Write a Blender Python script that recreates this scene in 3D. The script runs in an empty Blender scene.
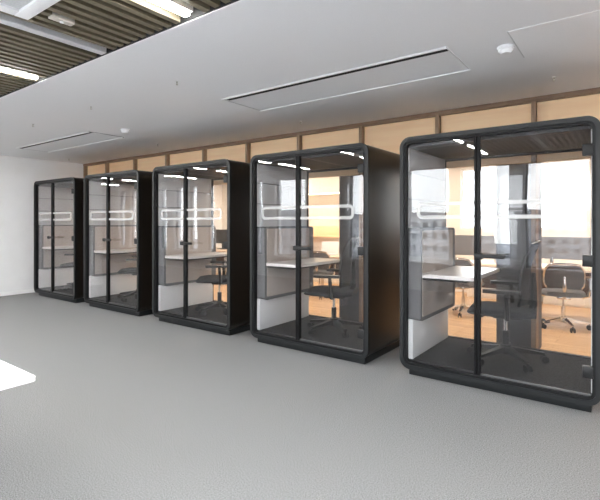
import bpy, bmesh, math, random
from mathutils import Vector, Matrix
random.seed(7)
SC = bpy.context.scene
COL = SC.collection
PI = math.pi

# ------------------------------------------------------------------ materials
def mat(name, base=(.5, .5, .5), rough=.5, metal=0.0, spec=.5, noise=0.0, nscale=60.0, bump=0.0, bscale=300.0,
        emit=None, estr=0.0, dark=None, detail=3.0):
    m = bpy.data.materials.new(name); m.use_nodes = True
    nt = m.node_tree; b = nt.nodes['Principled BSDF']
    b.inputs['Base Color'].default_value = (*base, 1); b.inputs['Roughness'].default_value = rough
    b.inputs['Metallic'].default_value = metal; b.inputs['Specular IOR Level'].default_value = spec
    if emit: b.inputs['Emission Color'].default_value = (*emit, 1); b.inputs['Emission Strength'].default_value = estr
    tc = nt.nodes.new('ShaderNodeTexCoord')
    if noise > 0:
        n = nt.nodes.new('ShaderNodeTexNoise'); n.inputs['Scale'].default_value = nscale; n.inputs['Detail'].default_value = detail
        r = nt.nodes.new('ShaderNodeValToRGB')
        lo = dark or tuple(c * (1 - noise) for c in base); hi = tuple(min(1, c * (1 + noise)) for c in base)
        r.color_ramp.elements[0].position = .3; r.color_ramp.elements[1].position = .7
        r.color_ramp.elements[0].color = (*lo, 1); r.color_ramp.elements[1].color = (*hi, 1)
        nt.links.new(tc.outputs['Object'], n.inputs['Vector']); nt.links.new(n.outputs['Fac'], r.inputs['Fac'])
        nt.links.new(r.outputs['Color'], b.inputs['Base Color'])
    if bump > 0:
        n2 = nt.nodes.new('ShaderNodeTexNoise'); n2.inputs['Scale'].default_value = bscale
        bp = nt.nodes.new('ShaderNodeBump'); bp.inputs['Strength'].default_value = bump; bp.inputs['Distance'].default_value = .01
        nt.links.new(tc.outputs['Object'], n2.inputs['Vector']); nt.links.new(n2.outputs['Fac'], bp.inputs['Height'])
        nt.links.new(bp.outputs['Normal'], b.inputs['Normal'])
    return m

def wood(name, c1, c2, axis='X', scale=5.0, rough=.45, planks=None):
    m = bpy.data.materials.new(name); m.use_nodes = True
    nt = m.node_tree; b = nt.nodes['Principled BSDF']; b.inputs['Roughness'].default_value = rough
    tc = nt.nodes.new('ShaderNodeTexCoord'); mp = nt.nodes.new('ShaderNodeMapping')
    s = {'X': (.25, 3, 3), 'Y': (3, .25, 3), 'Z': (3, 3, .25)}[axis]
    mp.inputs['Scale'].default_value = [v * scale for v in s]
    n = nt.nodes.new('ShaderNodeTexNoise'); n.inputs['Scale'].default_value = 1.6; n.inputs['Detail'].default_value = 5
    r = nt.nodes.new('ShaderNodeValToRGB'); r.color_ramp.elements[0].position = .3; r.color_ramp.elements[1].position = .72
    r.color_ramp.elements[0].color = (*c1, 1); r.color_ramp.elements[1].color = (*c2, 1)
    nt.links.new(tc.outputs['Object'], mp.inputs['Vector']); nt.links.new(mp.outputs['Vector'], n.inputs['Vector'])
    nt.links.new(n.outputs['Fac'], r.inputs['Fac'])
    out = r.outputs['Color']
    if planks:
        br = nt.nodes.new('ShaderNodeTexBrick'); br.inputs['Scale'].default_value = 1.0
        br.inputs['Brick Width'].default_value = planks[0]; br.inputs['Row Height'].default_value = planks[1]
        br.inputs['Mortar Size'].default_value = .003
        br.inputs['Color1'].default_value = (1, 1, 1, 1); br.inputs['Color2'].default_value = (.82, .82, .82, 1)
        br.inputs['Mortar'].default_value = (.5, .45, .4, 1)
        mx = nt.nodes.new('ShaderNodeMix'); mx.data_type = 'RGBA'; mx.blend_type = 'MULTIPLY'; mx.inputs['Factor'].default_value = 1
        nt.links.new(tc.outputs['Object'], br.inputs['Vector'])
        nt.links.new(out, mx.inputs[6]); nt.links.new(br.outputs['Color'], mx.inputs[7]); out = mx.outputs[2]
    nt.links.new(out, b.inputs['Base Color'])
    return m

def glass(name, r0=.06, tint=(.9, .9, .9), warp=0.0, grough=0.0):
    """sheet glass: clear transmission plus a mirror share that rises towards grazing angles"""
    m = bpy.data.materials.new(name); m.use_nodes = True
    nt = m.node_tree; nt.nodes.clear(); N = nt.nodes.new; L = nt.links.new
    out = N('ShaderNodeOutputMaterial'); mix = N('ShaderNodeMixShader')
    tr = N('ShaderNodeBsdfTransparent'); tr.inputs['Color'].default_value = (*tint, 1)
    gl = N('ShaderNodeBsdfAnisotropic'); gl.inputs['Roughness'].default_value = grough
    gl.inputs['Color'].default_value = (1, 1, 1, 1)
    ge = N('ShaderNodeNewGeometry'); dot = N('ShaderNodeVectorMath'); dot.operation = 'DOT_PRODUCT'
    L(ge.outputs['Incoming'], dot.inputs[0]); L(ge.outputs['True Normal'], dot.inputs[1])
    ab = N('ShaderNodeMath'); ab.operation = 'ABSOLUTE'; L(dot.outputs['Value'], ab.inputs[0])
    on = N('ShaderNodeMath'); on.operation = 'SUBTRACT'; on.inputs[0].default_value = 1; L(ab.outputs[0], on.inputs[1])
    pw = N('ShaderNodeMath'); pw.operation = 'POWER'; pw.inputs[1].default_value = 5; L(on.outputs[0], pw.inputs[0])
    ma = N('ShaderNodeMath'); ma.operation = 'MULTIPLY_ADD'; ma.inputs[1].default_value = 1 - r0; ma.inputs[2].default_value = r0
    L(pw.outputs[0], ma.inputs[0]); L(ma.outputs[0], mix.inputs[0])
    if warp > 0:
        tc = N('ShaderNodeTexCoord'); n = N('ShaderNodeTexNoise'); n.inputs['Scale'].default_value = 2.2; n.inputs['Detail'].default_value = .5
        bp = N('ShaderNodeBump'); bp.inputs['Strength'].default_value = 1; bp.inputs['Distance'].default_value = warp
        L(tc.outputs['Object'], n.inputs['Vector']); L(n.outputs['Fac'], bp.inputs['Height']); L(bp.outputs['Normal'], gl.inputs['Normal'])
    L(tr.outputs[0], mix.inputs[1]); L(gl.outputs[0], mix.inputs[2]); L(mix.outputs[0], out.inputs[0])
    return m

def frosted(name):
    m = bpy.data.materials.new(name); m.use_nodes = True
    nt = m.node_tree; nt.nodes.clear(); N = nt.nodes.new
    out = N('ShaderNodeOutputMaterial'); mix = N('ShaderNodeMixShader'); mix.inputs[0].default_value = .32
    tr = N('ShaderNodeBsdfTransparent'); df = N('ShaderNodeBsdfDiffuse'); df.inputs['Color'].default_value = (.85, .85, .84, 1)
    nt.links.new(tr.outputs[0], mix.inputs[1]); nt.links.new(df.outputs[0], mix.inputs[2]); nt.links.new(mix.outputs[0], out.inputs[0])
    return m

def facade(name, wallc, winc, bw, rh, mortar):
    m = bpy.data.materials.new(name); m.use_nodes = True
    nt = m.node_tree; b = nt.nodes['Principled BSDF']; b.inputs['Roughness'].default_value = .7
    tc = nt.nodes.new('ShaderNodeTexCoord'); mp = nt.nodes.new('ShaderNodeMapping'); mp.inputs['Rotation'].default_value = (PI / 2, 0, 0)
    br = nt.nodes.new('ShaderNodeTexBrick'); br.offset = 0; br.inputs['Scale'].default_value = 1
    br.inputs['Brick Width'].default_value = bw; br.inputs['Row Height'].default_value = rh; br.inputs['Mortar Size'].default_value = mortar
    br.inputs['Color1'].default_value = (*winc, 1); br.inputs['Color2'].default_value = (*[c * 1.5 for c in winc], 1)
    br.inputs['Mortar'].default_value = (*wallc, 1)
    nt.links.new(tc.outputs['Object'], mp.inputs['Vector']); nt.links.new(mp.outputs['Vector'], br.inputs['Vector'])
    nt.links.new(br.outputs['Color'], b.inputs['Base Color'])
    return m

M = dict(
    carpet=mat('grey loop carpet', (.26, .26, .263), .95, spec=.1, noise=.45, nscale=150, bump=.5, bscale=300, detail=5),
    podcarpet=mat('charcoal carpet', (.045, .046, .047), .95, spec=.1, noise=.35, nscale=70, bump=.5, bscale=260, detail=6),
    white=mat('white paint', (.80, .80, .80), .8, spec=.2, noise=.02, nscale=30),
    wall=mat('white wall paint', (.80, .80, .805), .85, spec=.2, noise=.02, nscale=4),
    ceil=mat('white ceiling board', (.86, .86, .865), .8, spec=.25, noise=.02, nscale=140),
    skirting=mat('white skirting paint', (.86, .86, .86), .5),
    railgrey=mat('grey rail', (.06, .06, .062), .5, noise=.05),
    slat=wood('olive brown slat', (.095, .078, .045), (.165, .142, .095), 'Y', 8, .6),
    plenum=mat('black plenum', (.006, .006, .006), .9, noise=.2),
    alu=mat('satin aluminium', (.62, .62, .62), .4, .1, noise=.04, nscale=80),
    led=mat('led diffuser', (.9, .9, .9), .5, emit=(1, .985, .96), estr=88),
    warmled=mat('warm lamp diffuser', (.9, .85, .7), .5, emit=(1, .86, .66), estr=14),
    strip=mat('warm light strip', (.9, .85, .7), .5, emit=(1, .84, .62), estr=6),
    oak=wood('light oak board', (.90, .60, .35), (.97, .71, .44), 'X', 3, .5),
    post=wood('brown timber post', (.20, .125, .075), (.30, .20, .125), 'Z', 5, .5),
    panelling=wood('brown wall panelling', (.22, .12, .065), (.32, .19, .11), 'Z', 4, .5),  # brown of the unseen board added for its reflection in the pod side
    rail=wood('brown timber rail', (.17, .105, .065), (.26, .17, .105), 'X', 5, .5),
    floorwood=wood('oak plank floor', (.50, .30, .15), (.70, .45, .245), 'X', 4, .4, planks=(1.4, .14)),
    desk=wood('pale oak desktop', (.60, .44, .30), (.74, .57, .40), 'X', 4, .35),
    brown=wood('red brown panel', (.05, .022, .014), (.085, .04, .026), 'X', 4, .5),
    podblack=mat('black pod side laminate', (.009, .0066, .005), .32, spec=.38, noise=.15, nscale=20),
    podframe=mat('dark grey powder coat', (.010, .011, .0118), .45, spec=.33, noise=.1, nscale=200),
    gasket=mat('black rubber seal', (.006, .006, .0065), .5, spec=.2, noise=.2),
    felt=mat('light grey felt', (.48, .48, .48), .95, spec=.1, noise=.08, nscale=120, bump=.3, bscale=400),
    beige=mat('beige felt', (.42, .37, .335), .95, spec=.1, noise=.08, nscale=140, bump=.3, bscale=400),
    charfelt=mat('charcoal fabric', (.14, .14, .143), .85, spec=.2, noise=.15, nscale=160, bump=.3, bscale=400),
    podwhite=mat('white pod panel', (.68, .68, .68), .45, noise=.02, nscale=20),
    podceil=mat('dark grey pod ceiling', (.05, .05, .052), .7, noise=.1, nscale=100),
    worktop=mat('white worktop laminate', (.74, .71, .68), .3, noise=.03, nscale=30),
    black=mat('black plastic', (.010, .010, .0105), .45, spec=.3, noise=.15, nscale=90),
    blackfab=mat('black mesh fabric', (.014, .014, .015), .85, noise=.3, nscale=300, bump=.3, bscale=600),
    greyfab=mat('dark grey fabric', (.10, .10, .105), .85, noise=.2, nscale=200),
    steel=mat('steel tube', (.55, .55, .55), .25, 1.0, noise=.05),
    chrome=mat('polished chrome', (.78, .78, .77), .12, 1.0, noise=.02),
    cream=mat('cream painted board', (.82, .78, .70), .6, noise=.03, nscale=12),
    rearwall=mat('warm cream wall', (.78, .73, .66), .85, noise=.03, nscale=6),
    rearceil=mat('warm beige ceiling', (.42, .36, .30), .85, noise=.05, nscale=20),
    column=mat('dark grey column cladding', (.065, .066, .07), .55, noise=.1, nscale=30),
    screen=mat('grey screen fabric', (.16, .16, .17), .8, noise=.1, nscale=150),
    taupe=mat('taupe wall covering', (.36, .29, .24), .85, noise=.06, nscale=12),
    table=mat('white table laminate', (.88, .88, .88), .35, noise=.01),
    winframe=mat('dark window frame', (.06, .06, .063), .5, noise=.1),
    device=mat('white device plastic', (.82, .82, .82), .4, noise=.02),
    sensor=mat('beige device plastic', (.45, .42, .36), .5, noise=.04),
    dark=mat('dark slot', (.01, .01, .01), .8, noise=.2),
    grille=mat('pale grille', (.55, .56, .56), .6, noise=.12, nscale=160),
    vent=mat('vent panel', (.84, .84, .845), .7, noise=.015, nscale=60),
    paper=mat('white paper', (.85, .84, .82), .7, noise=.03),
    asphalt=mat('pale grey ground', (.30, .30, .31), .9, noise=.3, nscale=.12),
    podglass=glass('pod glass', .04, (.93, .93, .935), warp=.0012),
    backglass=glass('pod rear glass', .03, (.95, .95, .95), warp=.0008),
    window=glass('window glass', .03, (.96, .97, .97)),
    frost=frosted('frosted vinyl band'),
)

# ------------------------------------------------------------------ mesh builder
class MB:
    def __init__(s): s.bm = bmesh.new()
    def box(s, x0, x1, y0, y1, z0, z1, bev=0.0, seg=2):
        t = bmesh.new(); bmesh.ops.create_cube(t, size=1)
        bmesh.ops.scale(t, vec=(abs(x1 - x0), abs(y1 - y0), abs(z1 - z0)), verts=t.verts)
        bmesh.ops.translate(t, vec=((x0 + x1) / 2, (y0 + y1) / 2, (z0 + z1) / 2), verts=t.verts)
        if bev > 0: bmesh.ops.bevel(t, geom=t.edges[:], offset=bev, segments=seg, affect='EDGES', profile=.5)
        s.merge(t); return s
    def merge(s, t, mtx=None):
        if mtx is not None: bmesh.ops.transform(t, matrix=mtx, verts=t.verts)
        me = bpy.data.meshes.new('tmp'); t.to_mesh(me); t.free(); s.bm.from_mesh(me); bpy.data.meshes.remove(me)
    def cyl(s, p0, p1, r0, r1=None, n=20):
        p0 = Vector(p0); p1 = Vector(p1); r1 = r0 if r1 is None else r1
        d = p1 - p0; t = bmesh.new()
        bmesh.ops.create_cone(t, cap_ends=True, segments=n, radius1=r0, radius2=r1, depth=d.length)
        q = Vector((0, 0, 1)).rotation_difference(d.normalized()).to_matrix().to_4x4()
        s.merge(t, Matrix.Translation((p0 + p1) / 2) @ q); return s
    def tube(s, pts, r, n=10):
        pts = [Vector(p) for p in pts]; rs = r if isinstance(r, (list, tuple)) else [r] * len(pts)
        rings = []; up = Vector((0, 0, 1)); prev = None
        for i, p in enumerate(pts):
            d = (pts[min(i + 1, len(pts) - 1)] - pts[max(i - 1, 0)]).normalized()
            a = d.cross(up) if prev is None else prev - d * prev.dot(d)
            if a.length < 1e-4: a = d.cross(Vector((0, 1, 0)))
            a.normalize(); prev = a; b = d.cross(a)
            rings.append([s.bm.verts.new(p + (a * math.cos(2 * PI * k / n) + b * math.sin(2 * PI * k / n)) * rs[i]) for k in range(n)])
        for A, B in zip(rings, rings[1:]):
            for k in range(n): s.bm.faces.new((A[k], A[(k + 1) % n], B[(k + 1) % n], B[k]))
        s.bm.faces.new(rings[0]); s.bm.faces.new(rings[-1][::-1]); return s
    def loft(s, secs, cap=True):
        rings = [[s.bm.verts.new(p) for p in sec] for sec in secs]; n = len(rings[0])
        for A, B in zip(rings, rings[1:]):
            for k in range(n): s.bm.faces.new((A[k], A[(k + 1) % n], B[(k + 1) % n], B[k]))
        if cap: s.bm.faces.new(rings[0]); s.bm.faces.new(rings[-1][::-1])
        return s
    def prism(s, poly, d0, d1, plane='xz'):
        f = {'xz': lambda p, d: (p[0], d, p[1]), 'yz': lambda p, d: (d, p[0], p[1]), 'xy': lambda p, d: (p[0], p[1], d)}[plane]
        return s.loft([[f(p, d0) for p in poly], [f(p, d1) for p in poly]])
    def ring(s, outer, inner, y0, y1):
        """frame between two equal-count outlines in x-z, extruded from y0 to y1"""
        n = len(outer); V = s.bm.verts.new
        of = [V((p[0], y0, p[1])) for p in outer]; i_f = [V((p[0], y0, p[1])) for p in inner]
        ob = [V((p[0], y1, p[1])) for p in outer]; ib = [V((p[0], y1, p[1])) for p in inner]
        for k in range(n):
            j = (k + 1) % n
            for q in ((of[k], of[j], i_f[j], i_f[k]), (ob[k], ib[k], ib[j], ob[j]), (of[k], ob[k], ob[j], of[j]), (i_f[k], i_f[j], ib[j], ib[k])):
                s.bm.faces.new(q)
        return s
    def disc(s, c, r, z0, z1, n=28, r1=None): return s.cyl((c[0], c[1], z0), (c[0], c[1], z1), r, r1, n)
    def obj(s, name, m, parent=None, smooth=40):
        bmesh.ops.recalc_face_normals(s.bm, faces=s.bm.faces)
        me = bpy.data.meshes.new(name); s.bm.to_mesh(me); s.bm.free()
        me.materials.append(M[m])
        if smooth:
            me.polygons.foreach_set('use_smooth', [True] * len(me.polygons)); me.set_sharp_from_angle(angle=math.radians(smooth))
        o = bpy.data.objects.new(name, me); COL.objects.link(o)
        if parent: o.parent = parent
        return o

def rrect(x0, x1, z0, z1, r, n=6):
    pts = []
    for cx, cz, a in ((x1 - r, z1 - r, 0), (x0 + r, z1 - r, 90), (x0 + r, z0 + r, 180), (x1 - r, z0 + r, 270)):
        for k in range(n + 1):
            t = math.radians(a + 90 * k / n); pts.append((cx + r * math.cos(t), cz + r * math.sin(t)))
    return pts

def tag(o, label, cat, group=None):
    o['label'] = label; o['category'] = cat
    if group: o['group'] = group
    return o
def thing(name, label, cat, loc=(0, 0, 0), rz=0, group=None):
    o = bpy.data.objects.new(name, None); COL.objects.link(o)
    o.empty_display_size = .2; o.location = loc; o.rotation_euler = (0, 0, rz)
    return tag(o, label, cat, group)
def struct(mb, name, m, smooth=0):
    o = mb.obj(name, m, smooth=smooth); o['kind'] = 'structure'; return o
def dup(root, loc, rz, label, group=None):
    def rec(o, parent):
        c = o.copy(); COL.objects.link(c)
        if parent: c.parent = parent
        for ch in [x for x in KIDS.get(o.name, [])]: rec(ch, c)
        return c
    KIDS = {}
    for x in bpy.data.objects:
        if x.parent: KIDS.setdefault(x.parent.name, []).append(x)
    r = rec(root, None); r.location = loc; r.rotation_euler = (0, 0, rz); r['label'] = label
    if group: r['group'] = group
    return r

# ------------------------------------------------------------------ layout (metres; camera at x=0, y=0, looking along +y turned 36.5 deg left)
HC = 1.38
ZC = 2.62                # white ceiling
YW = -1.05               # window wall behind the camera
XL = -9.43               # left wall
YB = 4.95                # timber partition behind the pods
YP = 3.80                # front of the pods
XF = -16.0; XR = 4.0; YR = 9.0
EDGE = 1.82              # edge of the white ceiling against the slats

# ---- floors
struct(MB().box(XF, XR, YW, YB + .06, -.12, 0), 'floor', 'carpet')
struct(MB().box(XL, XR, YB + .06, YR, -.12, .001), 'floor_office', 'floorwood')
# ---- left wall and the recess beyond it
struct(MB().box(XL - .2, XL, 2.3, YR, 0, 2.95), 'wall_left', 'wall')
struct(MB().box(XL, XL + .012, 2.3, YB - .02, 0, .075, .003), 'baseboard_left', 'skirting')
struct(MB().box(XF, XL - .2, 2.3, 2.5, 0, 2.95), 'wall_recess', 'taupe')
struct(MB().box(XF - .2, XF, YW, 2.5, 0, 2.95), 'wall_far_left', 'taupe')
struct(MB().box(XR, XR + .2, YW, YR, 0, 2.95), 'wall_right', 'wall')
# ---- white ceiling and slat ceiling
cl = MB().box(XL, XR, EDGE, YB + .16, ZC, ZC + .33)
struct(cl, 'ceiling', 'ceil')
struct(MB().box(XF, XR, YW, 2.5, 2.95, 3.0), 'ceiling_plenum', 'plenum')
LIGHTX = [-2.146 - 1.986 * k for k in range(-2, 7)]
STRIPX = [-3.14 - 1.986 * k for k in range(-3, 6)]
ZS = 2.626
sl = MB(); x = XR - .05
while x > XF:
    near = any(abs(x - c) < .062 for c in LIGHTX) or any(abs(x - c) < .058 for c in STRIPX)
    if not near:
        y1 = 2.28 if x < XL - .2 else 1.806
        if -2.985 < x < -2.19:
            sl.box(x - .022, x + .022, 1.22, y1, ZS, ZS + .09); sl.box(x - .022, x + .022, YW, .42, ZS, ZS + .09)
        else: sl.box(x - .022, x + .022, YW, y1, ZS, ZS + .09)
    x -= .0891
struct(sl, 'ceiling_slats', 'slat')
struct(MB().box(XL - .19, XR, EDGE - .012, EDGE - .0005, ZC + .002, 2.945), 'trim_ceiling_edge', 'plenum')  # added black strip: shadow gap put in as colour over the lit ceiling edge
for i, c in enumerate(STRIPX):
    struct(MB().box(c - .035, c + .035, YW, 1.806, ZS - .004, ZS + .05, .004), 'trim_%d' % (i + 1), 'alu')

# linear lights, flush between the slats
def linear(cx, y0, y1, label, group=None):
    t = thing('linear_light', label, 'ceiling light', (cx, (y0 + y1) / 2, ZS - .012), 0, group)
    h = (y1 - y0) / 2
    MB().box(-.04, .04, -h, h, .02, .1, .003).obj('housing', 'alu', t)
    for y in (-h + .1, h - .1): MB().cyl((0, y, .095), (0, y, .345), .004, None, 8).obj('hanger', 'steel', t)
    MB().box(-.021, .021, -h + .01, h - .01, 0, .022, .004).obj('diffuser', 'led', t)
    return t
g = 'linear lights in the slat ceiling'
for c in LIGHTX:
    if abs(c + 2.146) < .1: lab = 'white linear light in the slats, at the top edge near the square air conditioner'
    elif abs(c + 4.132) < .1: lab = 'white linear light in the slats at the left edge of the photo'
    else: lab = 'white linear light over the aisle, seen only as a reflection in pod glass'
    linear(c, .45, 1.775, lab, g)
    linear(c, -.95, .15, 'white linear light over the aisle, seen only as a reflection in pod glass', g)

# ---- window wall behind the camera
WIN = [(-14.25, -13.9), (-13.6, -13.2), (-11.95, -11.6), (-11.25, -10.85), (-10.6, -10.2), (-9.8, -9.5),
       (-7.92, -7.66), (-7.25, -6.3), (-5.12, -4.5), (-3.72, -2.86), (-2.42, -1.76), (-1.52, -.52), (-.46, .6), (.66, 1.7), (1.9, 3.2)]
ZSILL, ZHEAD = .56, 2.46
w = MB(); w.box(XF, XR, YW - .25, YW, 0, ZSILL); w.box(XF, XR, YW - .25, YW, ZHEAD, 2.95)
px = XF
for a, b in WIN: w.box(px, a, YW - .25, YW, ZSILL, ZHEAD); px = b
w.box(px, XR, YW - .25, YW, ZSILL, ZHEAD)
struct(w, 'wall_front', 'wall')
for i, (a, b) in enumerate(WIN):
    fr = MB()
    fr.ring([(b, ZHEAD), (a, ZHEAD), (a, ZSILL), (b, ZSILL)], [(b - .03, ZHEAD - .03), (a + .03, ZHEAD - .03), (a + .03, ZSILL + .03), (b - .03, ZSILL + .03)], YW - .15, YW - .09)
    o = struct(fr, 'window_%d' % (i + 1), 'winframe')
    p = MB().box(a + .03, b - .03, YW - .125, YW - .115, ZSILL + .03, ZHEAD - .03).obj('pane', 'window', o, 0)
sill = struct(MB().box(XF, XR, YW, YW + .12, ZSILL - .03, ZSILL, .006), 'trim_sill', 'skirting')

# ---- timber partition and fascia above the pods
FIN0, FP = -9.39, .9705
fins = [-9.40] + [-8.552 + .971 * k for k in range(13)]
for i, c in enumerate(fins):
    struct(MB().box(c - .022, c + .022, YB, YB + .15, 0, ZC - .045, .003), 'trim_post_%d' % (i + 1), 'post')
struct(MB().box(XL, XR, YB, YB + .15, ZC - .045, ZC, .003), 'trim_top_rail', 'rail')
struct(MB().box(XL, XR, YB + .07, YB + .10, 1.98, ZC - .045), 'wall_back', 'oak')

# ---- office behind the partition
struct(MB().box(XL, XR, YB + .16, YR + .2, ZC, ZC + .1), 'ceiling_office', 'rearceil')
RW = [(-2.72, -1.62, 1.25, 2.42), (-1.46, -.62, 1.25, 2.42)]
w = MB(); w.box(XL, XR, YR, YR + .2, 0, 1.25); w.box(XL, XR, YR, YR + .2, 2.42, ZC + .1); px = XL
for a, b, _, _ in RW: w.box(px, a, YR, YR + .2, 1.25, 2.42); px = b
w.box(px, XR, YR, YR + .2, 1.25, 2.42)
struct(w, 'wall_office', 'rearwall')
struct(MB().box(-.45, XR, YR - .03, YR, 0, ZC), 'wall_office_panelling', 'panelling')  # unseen brown board, added so the pod side reflects brown instead of cream
for i, (a, b, z0, z1) in enumerate(RW):
    fr = MB().ring([(b, z1), (a, z1), (a, z0), (b, z0)], [(b - .04, z1 - .04), (a + .04, z1 - .04), (a + .04, z0 + .04), (b - .04, z0 + .04)], YR + .06, YR + .12)
    o = struct(fr, 'window_%d' % (len(WIN) + i + 1), 'skirting')
    MB().box(a + .04, b - .04, YR + .085, YR + .095, z0 + .04, z1 - .04).obj('pane', 'window', o, 0)
struct(MB().box(-1.20, -.80, YB + .30, YB + .62, 0, ZC, .008), 'column_1', 'column')
struct(MB().box(-3.22, -2.62, YB + .30, YB + .62, 0, ZC, .008), 'column_2', 'column')

# ------------------------------------------------------------------ the pods
W, H, D = 1.52, 2.14, 1.10
hw = W / 2
def make_pod(label):
    t = thing('work_pod', label, 'office pod', (0, 0, 0), 0, 'black glass-fronted work pods in a row')
    z0 = .065
    def rr(i): return rrect(-hw + i, hw - i, z0 + i, H - i, max(.095 - i, .012), 8)
    MB().ring(rr(.004), rr(.045), .03, D).obj('shell', 'podblack', t)
    f = MB().ring(rr(0), rr(.036), 0, .034)
    f.obj('front_frame', 'podframe', t)
    MB().ring(rr(.036), rr(.058), .012, .06).obj('glazing_seal', 'gasket', t)
    MB().box(-hw + .065, hw - .065, .06, D - .05, 0, .075, .004).obj('plinth', 'podframe', t)
    MB().box(-hw + .046, hw - .046, .06, D - .02, .108, .138).obj('floor_carpet', 'podcarpet', t, 0)
    MB().box(-hw + .046, hw - .046, .06, D - .02, 2.055, 2.092).obj('ceiling_panel', 'podceil', t, 0)
    # glazing
    pa, pb, pc = -.116, -.094, -.068
    fp = MB().box(-hw + .056, pa + .004, .036, .046, .122, 2.083).obj('fixed_pane', 'podglass', t, 0)
    MB().box(pa, pb - .002, .018, .062, .122, 2.083, .004).obj('fixed_stile', 'gasket', t)
    dr = MB().box(pb + .002, pc, .018, .062, .122, 2.082, .004).obj('door', 'gasket', t)
    MB().box(pc - .004, hw - .060, .036, .046, .128, 2.080).obj('door_pane', 'podglass', dr, 0)
    MB().box(pc, hw - .060, .033, .049, .122, .138, .002).obj('bottom_rail', 'railgrey', dr)
    hd = MB().disc((0, 0), .024, 0, .012)
    bmesh.ops.rotate(hd.bm, verts=hd.bm.verts, cent=(0, 0, 0), matrix=Matrix.Rotation(PI / 2, 3, 'X'))
    bmesh.ops.translate(hd.bm, verts=hd.bm.verts, vec=((pb + pc) / 2, .018, 1.105))
    xh = (pb + pc) / 2
    hd.tube([(xh, .012, 1.105), (xh, -.045, 1.105)], .012, 10)
    hd.box(xh - .012, xh + .055, -.062, -.036, 1.080, 1.130, .010); hd.box(xh + .04, xh + .215, -.060, -.038, 1.090, 1.122, .009)
    hd.obj('handle', 'black', dr)
    for z in (1.90, 1.10, .30):
        MB().box(hw - .118, hw - .05, .006, .058, z - .042, z + .042, .005).obj('hinge', 'black', dr)
    # frosted capsule outline across both panes
    zt, zb, st = 1.553, 1.407, .030
    def halfcap(x_end, x_in, sgn):
        r = .05; o, i = [], []
        def arc(cx, cz, rad, a0, a1): return [(cx + sgn * rad * math.cos(math.radians(a0 + (a1 - a0) * k / 6)), cz + rad * math.sin(math.radians(a0 + (a1 - a0) * k / 6))) for k in range(7)]
        cx = x_end - sgn * r
        o = [(x_in, zt)] + arc(cx, zt - r, r, 90, 0) + arc(cx, zb + r, r, 0, -90) + [(x_in, zb)]
        i = [(x_in, zt - st)] + arc(cx, zt - r, r - st, 90, 0) + arc(cx, zb + r, r - st, 0, -90) + [(x_in, zb + st)]
        mb = MB(); V = mb.bm.verts.new
        y0, y1 = .0335, .0350
        A = [[V((p[0], y, p[1])) for p in L] for y in (y0, y1) for L in (o, i)]
        n = len(o)
        for k in range(n - 1):
            for q in ((A[0][k], A[0][k + 1], A[1][k + 1], A[1][k]), (A[2][k], A[3][k], A[3][k + 1], A[2][k + 1]),
                      (A[0][k], A[2][k], A[2][k + 1], A[0][k + 1]), (A[1][k], A[1][k + 1], A[3][k + 1], A[3][k])): mb.bm.faces.new(q)
        return mb
    halfcap(-.611, pa - .002, -1).obj('frosted_band', 'frost', fp, 0)
    halfcap(.588, pc + .004, 1).obj('frosted_band', 'frost', dr, 0)
    # rear glazing
    bf = MB().ring(rrect(-hw + .046, hw - .046, .138, 2.055, .01, 2), rrect(-hw + .066, hw - .066, .150, 2.035, .01, 2), D - .06, D - .025).obj('rear_frame', 'gasket', t)
    MB().box(-hw + .06, hw - .06, D - .048, D - .038, .145, 2.04).obj('rear_pane', 'backglass', bf, 0)
    # lining of the left wall
    up = MB()
    for a, b in ((1.325, 1.587), (1.593, 1.827), (1.833, 2.053)): up.box(-hw + .046, -hw + .068, .062, D - .065, a, b, .005)
    up.obj('side_felt', 'felt', t)
    MB().box(-hw + .046, -hw + .100, .062, D - .065, .139, .495, .006).obj('lower_panel', 'podwhite', t)
    poly = rrect(.066, D - .068, .487, 1.322, .045, 6)
    pp = MB().prism(poly, -hw + .046, -hw + .172, 'yz')
    pp = pp.obj('padded_panel', 'charfelt', t)
    MB().prism(rrect(.10, D - .165, .525, 1.302, .012, 3), -hw + .165, -hw + .179, 'yz').obj('felt_inset', 'beige', pp)
    # right wall lining
    MB().box(hw - .068, hw - .046, .062, D - .065, .139, 2.053, .005).obj('side_panel', 'podwhite', t)
    # fixed worktop
    wt = MB(); wt.prism(rrect(-hw + .174, -.135, .068, D - .075, .03, 5), .883, .915, 'xy')
    wt = wt.obj('worktop', 'worktop', t)
    MB().box(-hw + .174, -.20, .10, D - .10, .860, .884, .003).obj('worktop_bracket', 'gasket', wt)
    return t

PODX = [-9.04, -7.225, -5.375, -3.53, -1.69]
PLAB = ['smallest and farthest black work pod, beside the white left wall',
        'second black work pod from the white left wall',
        'middle black work pod of the row of five',
        'black work pod directly left of the largest pod, its right side showing a copper sheen',
        'largest and nearest black work pod, cut by the right edge of the photo']
pod = make_pod(PLAB[4]); pod.location = (PODX[4] + hw, YP, 0)
for i in range(4): dup(pod, (PODX[i] + hw, YP, 0), 0, PLAB[i])

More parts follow.
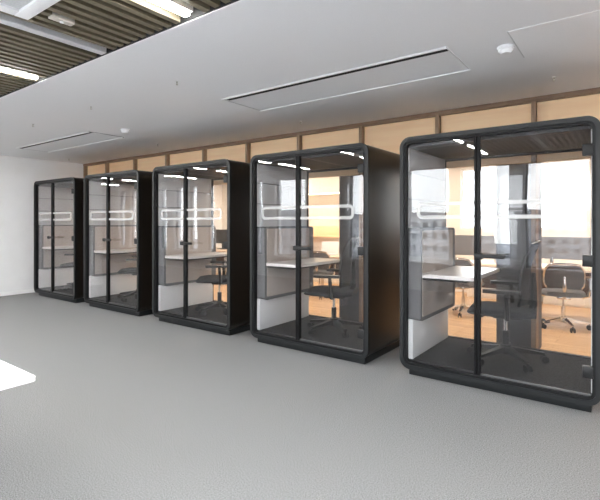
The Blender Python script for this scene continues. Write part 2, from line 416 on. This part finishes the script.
# ------------------------------------------------------------------ chairs
def make_chair(name, label, basem, fab, frame, group, arms=True, hb=1.0):
    """swivel chair whose front looks towards local -x"""
    t = thing(name, label, 'office chair', (0, 0, 0), 0, group)
    b = MB()
    for k in range(5):
        a = 2 * PI * k / 5 + .3; c, s = math.cos(a), math.sin(a)
        secs = []
        for r, hwid, zb, zt in ((.03, .026, .085, .135), (.16, .021, .078, .112), (.285, .015, .068, .090)):
            secs.append([(r * c - o * hwid * s, r * s + o * hwid * c, z) for o, z in ((-1, zb), (1, zb), (1, zt), (-1, zt))])
        b.loft(secs)
    b.disc((0, 0), .042, .070, .15); b.obj('star_base', basem, t)
    for k in range(5):
        a = 2 * PI * k / 5 + .3; c, s = math.cos(a), math.sin(a); r = .285
        cm = MB()
        for o in (-1, 1):
            cx, cy = r * c - o * .014 * s * 1.0, r * s + o * .014 * c
            cm.cyl((cx - .009 * s * o, cy + .009 * c * o, .03), (cx, cy, .03), .03, None, 16)
        cm.cyl((r * c, r * s, .03), (r * c, r * s, .075), .010, None, 10)
        cm.obj('caster', 'black', t)
    MB().cyl((0, 0, .14), (0, 0, .27), .026, None, 16).obj('column_sleeve', frame, t)
    MB().cyl((0, 0, .26), (0, 0, .40), .014, None, 14).obj('gas_lift', 'chrome', t)
    MB().box(-.09, .13, -.08, .08, .385, .425, .012).obj('tilt_mechanism', frame, t)
    # seat: rounded cushion with waterfall front
    secs = []
    for x, hy, zt, zb in ((-.27, .17, .455, .435), (-.25, .215, .478, .425), (-.15, .245, .492, .420), (0, .25, .490, .418), (.14, .24, .490, .420), (.22, .20, .488, .430)):
        ring = []
        for k in range(20):
            th = 2 * PI * k / 20; cy = math.copysign(abs(math.cos(th)) ** .5, math.cos(th)); sz = math.copysign(abs(math.sin(th)) ** .6, math.sin(th))
            ring.append((x, hy * cy, (zt + zb) / 2 + (zt - zb) / 2 * sz))
        secs.append(ring)
    MB().loft(secs).obj('seat', fab, t, 50)
    # back: curved shell leaning back
    prof = [(.205, .53, .19), (.220, .60, .215), (.213, .70, .225), (.222, .82, .225), (.250, .94, .215), (.290, 1.05, .17)]
    prof = [(x, .53 + (z - .53) * hb, hy) for x, z, hy in prof]
    prof = [(x - .06, z, hy) for x, z, hy in prof]
    bk = MB(); th = .012; NX = 10; gf, gb = [], []
    for (x, z, hy) in prof:
        rf, rb = [], []
        for k in range(NX + 1):
            u = -1 + 2 * k / NX; cx = x - .045 * u * u
            rf.append(bk.bm.verts.new((cx - th, u * hy, z))); rb.append(bk.bm.verts.new((cx + th, u * hy, z)))
        gf.append(rf); gb.append(rb)
    for G, fl in ((gf, 0), (gb, 1)):
        for A, B in zip(G, G[1:]):
            for k in range(NX): bk.bm.faces.new((A[k], A[k + 1], B[k + 1], B[k]))
    for i in range(len(prof) - 1):
        for k in (0, NX): bk.bm.faces.new((gf[i][k], gf[i + 1][k], gb[i + 1][k], gb[i][k]))
    for i in (0, -1):
        for k in range(NX): bk.bm.faces.new((gf[i][k], gf[i][k + 1], gb[i][k + 1], gb[i][k]))
    bo = bk.obj('backrest', fab, t, 60)
    pts = []
    for u0 in (-1, 1):
        seq = [(x - .045 + .004, u0 * hy, z) for x, z, hy in prof]
        pts.append(seq)
    ed = MB(); ed.tube(pts[0] + [(prof[-1][0] + .002, -.06, prof[-1][1] + .018), (prof[-1][0] + .002, .06, prof[-1][1] + .018)] + pts[1][::-1], .014, 8)
    ed.obj('back_frame', frame, bo)
    sp = MB(); sp.tube([(.10, 0, .405), (.15, 0, .42), (.202, 0, .52), (.202, 0, .53 + .13 * hb), (.198, 0, .53 + .27 * hb)], [.024, .026, .026, .022, .016], 10)
    sp.obj('back_support', frame, t)
    if arms:
        for s in (-1, 1):
            am = MB(); am.tube([(.02, s * .20, .41), (.03, s * .275, .43), (.03, s * .29, .52), (.02, s * .29, .645)], [.018, .019, .018, .016], 8)
            ao = am.obj('armrest', frame, t)
            MB().prism(rrect(-.14, .12, s * .29 - .042, s * .29 + .042, .03, 4), .645, .672, 'xy').obj('arm_pad', frame, ao)
    return t
FZ = .138
g = 'black swivel chairs inside the pods'
ch = make_chair('task_chair', 'black swivel task chair inside the largest, nearest pod', 'black', 'blackfab', 'black', g)
ch.location = (-.91, 4.33, FZ); ch.rotation_euler = (0, 0, math.radians(8)); ch.scale = (1.12, 1.12, 1.0)
for i, (dx, y, rz, lab) in enumerate([
        (.79, 4.30, 40, 'black swivel task chair inside the farthest pod by the left wall'),
        (.79, 4.30, 50, 'black swivel task chair inside the second pod from the left wall'),
        (.785, 4.33, 42, 'black swivel task chair inside the middle pod'),
        (.80, 4.34, 20, 'black swivel task chair inside the pod just left of the largest pod')]):
    dup(ch, (PODX[i] + dx, y, FZ), math.radians(rz), lab)

# ------------------------------------------------------------------ office furniture seen through the pods
g = 'oak desks in the office behind the pods'
def make_desk(label, loc):
    t = thing('office_desk', label, 'desk', loc, 0, g)
    MB().box(-.62, .62, -.40, .40, .715, .745, .004).obj('desktop', 'desk', t)
    MB().box(-.58, .58, -.05, -.03, .36, .70, .003).obj('modesty_panel', 'brown', t)
    for s in (-1, 1):
        f = MB(); f.box(s * .57 - .025, s * .57 + .025, -.37, -.32, 0, .715, .004); f.box(s * .57 - .025, s * .57 + .025, .32, .37, 0, .715, .004)
        f.box(s * .57 - .024, s * .57 + .024, -.33, .33, .67, .714, .003); f.obj('leg_frame', 'steel', t)
    return t
desk = make_desk('oak desk with brown panel behind the right pane of the largest pod', (-.62, 7.35, 0))
DESKS = [(-2.0, 'oak desk with a grey screen behind the left pane of the largest pod'),
         (-4.55, 'oak desk with a laptop behind the pod just left of the largest'), (-7.8, 'oak desk behind the middle pod')]
for x, lab in DESKS: dup(desk, (x, 7.35, 0), 0, lab)
def screen(x, wd, lab, y=7.42):
    t = thing('privacy_screen', lab, 'desk screen', (x, y, .745), 0, 'grey desk screens in the office behind')
    MB().box(-wd, wd, -.012, .012, .10, .42, .008).obj('fabric_panel', 'screen', t)
    for s in (-1, 1): MB().box(s * wd * .7 - .02, s * wd * .7 + .02, -.03, .03, 0, .12, .003).obj('foot', 'steel', t)
screen(-2.02, .46, 'grey fabric desk screen above the worktop of the largest pod')
screen(-.62, .45, 'grey fabric desk screen behind the right pane of the largest pod')
g = 'swivel chairs with chrome bases in the office behind'
oc = make_chair('office_chair', 'grey swivel chair with chrome star base behind right pane of the largest pod', 'chrome', 'greyfab', 'chrome', g, hb=.58)
oc.location = (-.72, 6.75, 0); oc.rotation_euler = (0, 0, math.radians(-80))
dup(oc, (-2.03, 6.85, 0), math.radians(-100), 'grey swivel chair with chrome base behind left pane of the largest pod')
dup(oc, (-4.62, 6.85, 0), math.radians(-70), 'grey swivel chair behind the pod just left of the largest')
# laptop on the desk behind pod four
lp = thing('laptop', 'pale laptop on the oak desk behind the pod left of the largest', 'laptop', (-4.72, 7.30, .745), math.radians(20))
MB().box(-.17, .17, -.12, .12, 0, .018, .004).obj('keyboard_base', 'grille', lp)
sc = MB().box(-.17, .17, -.004, .004, 0, .24, .003); bmesh.ops.rotate(sc.bm, verts=sc.bm.verts, cent=(0, 0, 0), matrix=Matrix.Rotation(math.radians(-14), 3, 'X'))
bmesh.ops.translate(sc.bm, verts=sc.bm.verts, vec=(0, .115, .016)); sc.obj('display', 'paper', lp)
# monitor on the desk behind pod three
mo = thing('computer_monitor', 'dark computer monitor on the desk behind the middle pod', 'monitor', (-7.75, 7.4, .745))
MB().box(-.27, .27, -.015, .015, .13, .46, .008).obj('display', 'black', mo)
MB().box(-.02, .02, .0, .03, .01, .2, .004).obj('stand', 'black', mo)
MB().prism(rrect(-.11, .11, -.08, .08, .03, 4), 0, .012, 'xy').obj('foot', 'black', mo)
# low cream cabinets along the rear wall
g = 'low cream cabinets along the office rear wall'
def make_cab(label, x):
    t = thing('low_cabinet', label, 'cabinet', (x, 8.72, 0), 0, g)
    MB().box(-.60, .60, -.22, .24, 0, .62, .006).obj('body', 'cream', t)
    for s in (-1, 1):
        d = MB().box(s * .3 - .292, s * .3 + .292, -.238, -.219, .03, .60, .004).obj('door', 'cream', t)
        MB().box(s * .06 - .006, s * .06 + .006, -.258, -.237, .40, .52, .003).obj('handle', 'steel', d)
    return t
cab = make_cab('low cream cabinet by the rear windows, behind right pane of the largest pod', -.6)
for x, lab in ((-1.85, 'low cream cabinet behind the left pane of the largest pod'), (-5.3, 'low cream cabinet under the lit oak shelf, behind the pod left of the largest'),
               (-8.6, 'low cream cabinet behind the middle pod')):
    dup(cab, (x, 8.72, 0), 0, lab)
# lit oak wall unit behind pod four
wu = thing('wall_unit', 'oak wall unit with glowing strip behind the pod left of the largest', 'wall cabinet', (-5.4, 8.80, 2.05))
MB().box(-1.3, 1.3, -.18, .20, 0, .56, .004).obj('body', 'cream', wu)
MB().box(-1.25, 1.25, -.05, -.01, -.018, .0).obj('light_strip', 'strip', wu)
sh = thing('wall_shelf', 'oak board shelf below the glowing strip behind the pod left of the largest', 'shelf', (-5.4, 8.88, 1.02))
MB().box(-1.3, 1.3, .06, .12, 0, .26, .004).obj('back_board', 'oak', sh)
MB().box(-1.3, 1.3, -.12, .07, 0, .035, .004).obj('shelf_board', 'oak', sh)
# warm downlights in the office ceiling
g = 'warm downlights in the office ceiling behind the pods'
def downlight(x, y):
    t = thing('downlight', 'warm round downlight in the office ceiling behind the pods', 'ceiling light', (x, y, ZC), 0, g)
    o = MB(); o.disc((0, 0), .075, -.014, .004, 24); o.obj('trim_ring', 'device', t)
    MB().disc((0, 0), .058, -.018, -.012, 24).obj('lens', 'warmled', t)
    L = bpy.data.lights.new('downlight_lamp', 'AREA'); L.shape = 'DISK'; L.size = .11; L.energy = DOWN; L.color = (1, .88, .72)
    lo = bpy.data.objects.new('downlight_lamp', L); COL.objects.link(lo); lo.parent = t; lo.location = (0, 0, -.022)
DOWN = 22
for x in (-8.0, -5.9, -4.4, -2.3, -.6, 1.0):
    downlight(x, 6.2); downlight(x - .4, 7.9)

# ------------------------------------------------------------------ ceiling fittings
def vent(x0, x1, y0, y1, label):
    t = thing('ceiling_vent', label, 'ceiling vent', ((x0 + x1) / 2, (y0 + y1) / 2, ZC), 0, 'long flush vent panels in the white ceiling')
    a, b = (x1 - x0) / 2, (y1 - y0) / 2
    MB().box(-a, a, -b, b, -.003, .01).obj('panel', 'vent', t, 0)
    f = MB(); f.box(-a, a, -b, -b + .022, -.013, .005, .002); f.obj('front_bar', 'device', t)
    MB().box(-a + .03, a - .01, -b + .024, -b + .088, -.0045, 0).obj('slot', 'dark', t, 0)
    f = MB(); f.box(-a, a, b - .018, b, -.013, .005, .002); f.obj('rear_bar', 'device', t)
    f = MB(); f.box(a - .008, a, -b + .022, b - .016, -.006, .005, .002); f.box(-a, -a + .008, -b + .022, b - .016, -.006, .005, .002); f.obj('side_bar', 'alu', t)
vent(-3.32, -1.055, 3.155, 3.755, 'long slot vent in the ceiling above the two nearest pods')
vent(-8.28, -5.965, 3.20, 3.735, 'long slot vent in the ceiling above the far left pods')
hp = thing('ceiling_hatch', 'flush white ceiling panel at upper right beside the smoke detector', 'ceiling hatch', (.30, 3.43, ZC))
MB().box(-.95, .95, -.28, .28, -.003, .01).obj('panel', 'ceil', hp, 0)
f = MB(); f.box(-.954, -.948, -.28, .28, -.006, 0); f.obj('gap', 'alu', hp, 0)
def smoke(x, y, label):
    t = thing('smoke_detector', label, 'smoke detector', (x, y, ZC), 0, 'round smoke detectors on the white ceiling')
    MB().disc((0, 0), .058, -.018, .003, 28).obj('mount', 'device', t)
    b = MB(); b.disc((0, 0), .05, -.03, -.016, 28); b.disc((0, 0), .034, -.05, -.03, 28, .05); b.obj('sensor_head', 'device', t)
smoke(-5.46, 3.44, 'white round smoke detector beside the far slot vent')
smoke(-.717, 3.42, 'white round smoke detector at upper right above the largest pod')
def sprinkler(x, y, label):
    t = thing('ceiling_sprinkler', label, 'sprinkler', (x, y, ZC), 0, 'small sprinkler heads on the white ceiling'); t.scale = (.62, .62, .62)
    MB().disc((0, 0), .034, -.007, .03, 20).obj('escutcheon', 'device', t)
    b = MB(); b.cyl((0, 0, -.03), (0, 0, -.005), .009, None, 10)
    for s in (-1, 1): b.tube([(s * .009, 0, -.015), (s * .014, 0, -.035), (0, 0, -.052)], .003, 6)
    b.disc((0, 0), .017, -.056, -.052, 14); b.obj('head', 'sensor', t)
for x, y, lab in ((-3.216, 2.527, 'small sprinkler head in the open middle of the white ceiling'), (-4.648, 2.525, 'faint sprinkler head left of the middle one, nearer the slat edge'),
                  (-6.091, 2.552, 'small sprinkler head at far left of the white ceiling'), (-8.836, 4.357, 'sprinkler head closest to the white left wall, by the far pods'),
                  (-6.062, 4.384, 'small sprinkler head above the middle pod'), (-3.278, 4.45, 'small sprinkler head above the pod left of the largest'),
                  (-.535, 4.375, 'small dark sprinkler head above the largest pod at the right')):
    sprinkler(x, y, lab)
ac = thing('air_conditioner', 'square white ceiling cassette air conditioner at the top left corner', 'air conditioner', (-2.574, .79, ZS - .02))
MB().ring([(.38, .42), (-.38, .42), (-.38, -.42), (.38, -.42)], [(.28, .32), (-.28, .32), (-.28, -.32), (.28, -.32)], 0, .05)
f = MB(); f.box(-.38, .38, .34, .42, 0, .06, .006); f.box(-.38, .38, -.42, -.34, 0, .06, .006); f.box(-.38, -.30, -.34, .34, 0, .06, .006); f.box(.30, .38, -.34, .34, 0, .06, .006)
f.obj('frame', 'device', ac)
MB().box(-.30, .30, -.34, .34, .015, .05).obj('grille', 'grille', ac, 0)
ms = thing('ceiling_sensor', 'small beige sensor box among the slats near the air conditioner', 'ceiling sensor', (-2.826, 1.349, ZS - .012), math.radians(90))
MB().box(-.07, .07, -.028, .028, 0, .035, .006).obj('housing', 'sensor', ms)
MB().disc((.0, 0), .012, -.006, .001, 14).obj('lens', 'device', ms)

# ------------------------------------------------------------------ white table at lower left
tb = thing('white_table', 'white table top at the lower left edge, on the grey carpet', 'table', (-2.885, .253, 0))
MB().prism(rrect(-.9, .905, -.62, .593, .02, 5), .722, .74, 'xy').obj('tabletop', 'table', tb)
for sx in (-1, 1):
    for sy in (-1, 1): MB().box(sx * .68 - .025, sx * .68 + .025, sy * .38 - .025, sy * .38 + .025, 0, .722, .004).obj('leg', 'table', tb)

# ------------------------------------------------------------------ city outside, seen in the reflections
struct(MB().box(-200, 200, -200, YW - 6, -8.2, -8), 'ground_outside', 'asphalt')
struct(MB().box(-200, 200, YR + 6, 200, -8.2, -8), 'ground_rear', 'asphalt')
M['fa'] = facade('pale facade', (.55, .55, .55), (.06, .065, .07), 1.1, 1.2, .32)
M['fb'] = facade('grey facade', (.30, .30, .31), (.05, .05, .055), 1.4, 1.3, .40)
for i, (x, y, wx, wy, h, m, lab) in enumerate([
        (-46, -48, 20, 8, 10.6, 'fb', 'grey office block outside, reflected in the pod glass far left'),
        (-21, -44, 16, 8, 9.9, 'fa', 'pale office block outside with small windows, reflected in pod glass'),
        (-3, -58, 18, 8, 10.4, 'fb', 'long grey block outside, reflected in the largest pod'),
        (20, -50, 20, 8, 9.8, 'fa', 'pale block outside, reflected at the right of the largest pod')]):
    t = thing('building', lab, 'building', (x, y, -8))
    MB().box(-wx / 2, wx / 2, -wy / 2, wy / 2, 0, h).obj('walls', m, t, 0)
    MB().box(-wx / 2 - .3, wx / 2 + .3, -wy / 2 - .3, wy / 2 + .3, h, h + .5).obj('roof', 'asphalt', t, 0)

# ------------------------------------------------------------------ light
wd = bpy.data.worlds.new('overcast'); SC.world = wd; wd.use_nodes = True
nt = wd.node_tree; bg = nt.nodes['Background']
tc = nt.nodes.new('ShaderNodeTexCoord'); sx = nt.nodes.new('ShaderNodeSeparateXYZ'); rp = nt.nodes.new('ShaderNodeValToRGB')
rp.color_ramp.elements[0].position = 0; rp.color_ramp.elements[0].color = (.93, .95, .97, 1)
rp.color_ramp.elements[1].position = .6; rp.color_ramp.elements[1].color = (.82, .89, 1, 1)
nt.links.new(tc.outputs['Generated'], sx.inputs[0]); nt.links.new(sx.outputs['Z'], rp.inputs['Fac']); nt.links.new(rp.outputs['Color'], bg.inputs['Color'])
bg.inputs['Strength'].default_value = 8.0
def portal(x0, x1, y, z0, z1, flip):
    L = bpy.data.lights.new('daylight_portal', 'AREA'); L.shape = 'RECTANGLE'; L.size = x1 - x0; L.size_y = z1 - z0
    L.cycles.is_portal = True
    o = bpy.data.objects.new('daylight_portal', L); COL.objects.link(o); o.location = ((x0 + x1) / 2, y, (z0 + z1) / 2)
    o.rotation_euler = (PI / 2, 0, 0 if flip else PI)
for a, b in ((-14.3, -9.5), (-7.95, -4.5), (-3.75, 3.2)): portal(a, b, YW - .3, ZSILL, ZHEAD, False)
portal(-2.72, -.62, YR + .25, 1.25, 2.42, True)

# ------------------------------------------------------------------ camera
cd = bpy.data.cameras.new('camera'); cam = bpy.data.objects.new('camera', cd); COL.objects.link(cam)
cd.sensor_width = 36; cd.sensor_fit = 'HORIZONTAL'; cd.lens = 36 * 448.5 / 600
cd.shift_x = 0; cd.shift_y = -28 / 600
cam.location = (0, 0, HC); cam.rotation_euler = (PI / 2, 0, math.radians(36.5))
cd.clip_start = .05; cd.clip_end = 500
SC.camera = cam
SC.view_settings.view_transform = 'Standard'; SC.view_settings.look = 'None'
SC.view_settings.gamma = 1; SC.view_settings.use_curve_mapping = False
SC.view_settings.exposure = 0.75
SC.cycles.max_bounces = 14; SC.cycles.transparent_max_bounces = 32; SC.cycles.diffuse_bounces = 6; SC.cycles.glossy_bounces = 5
SC.cycles.sample_clamp_indirect = 6
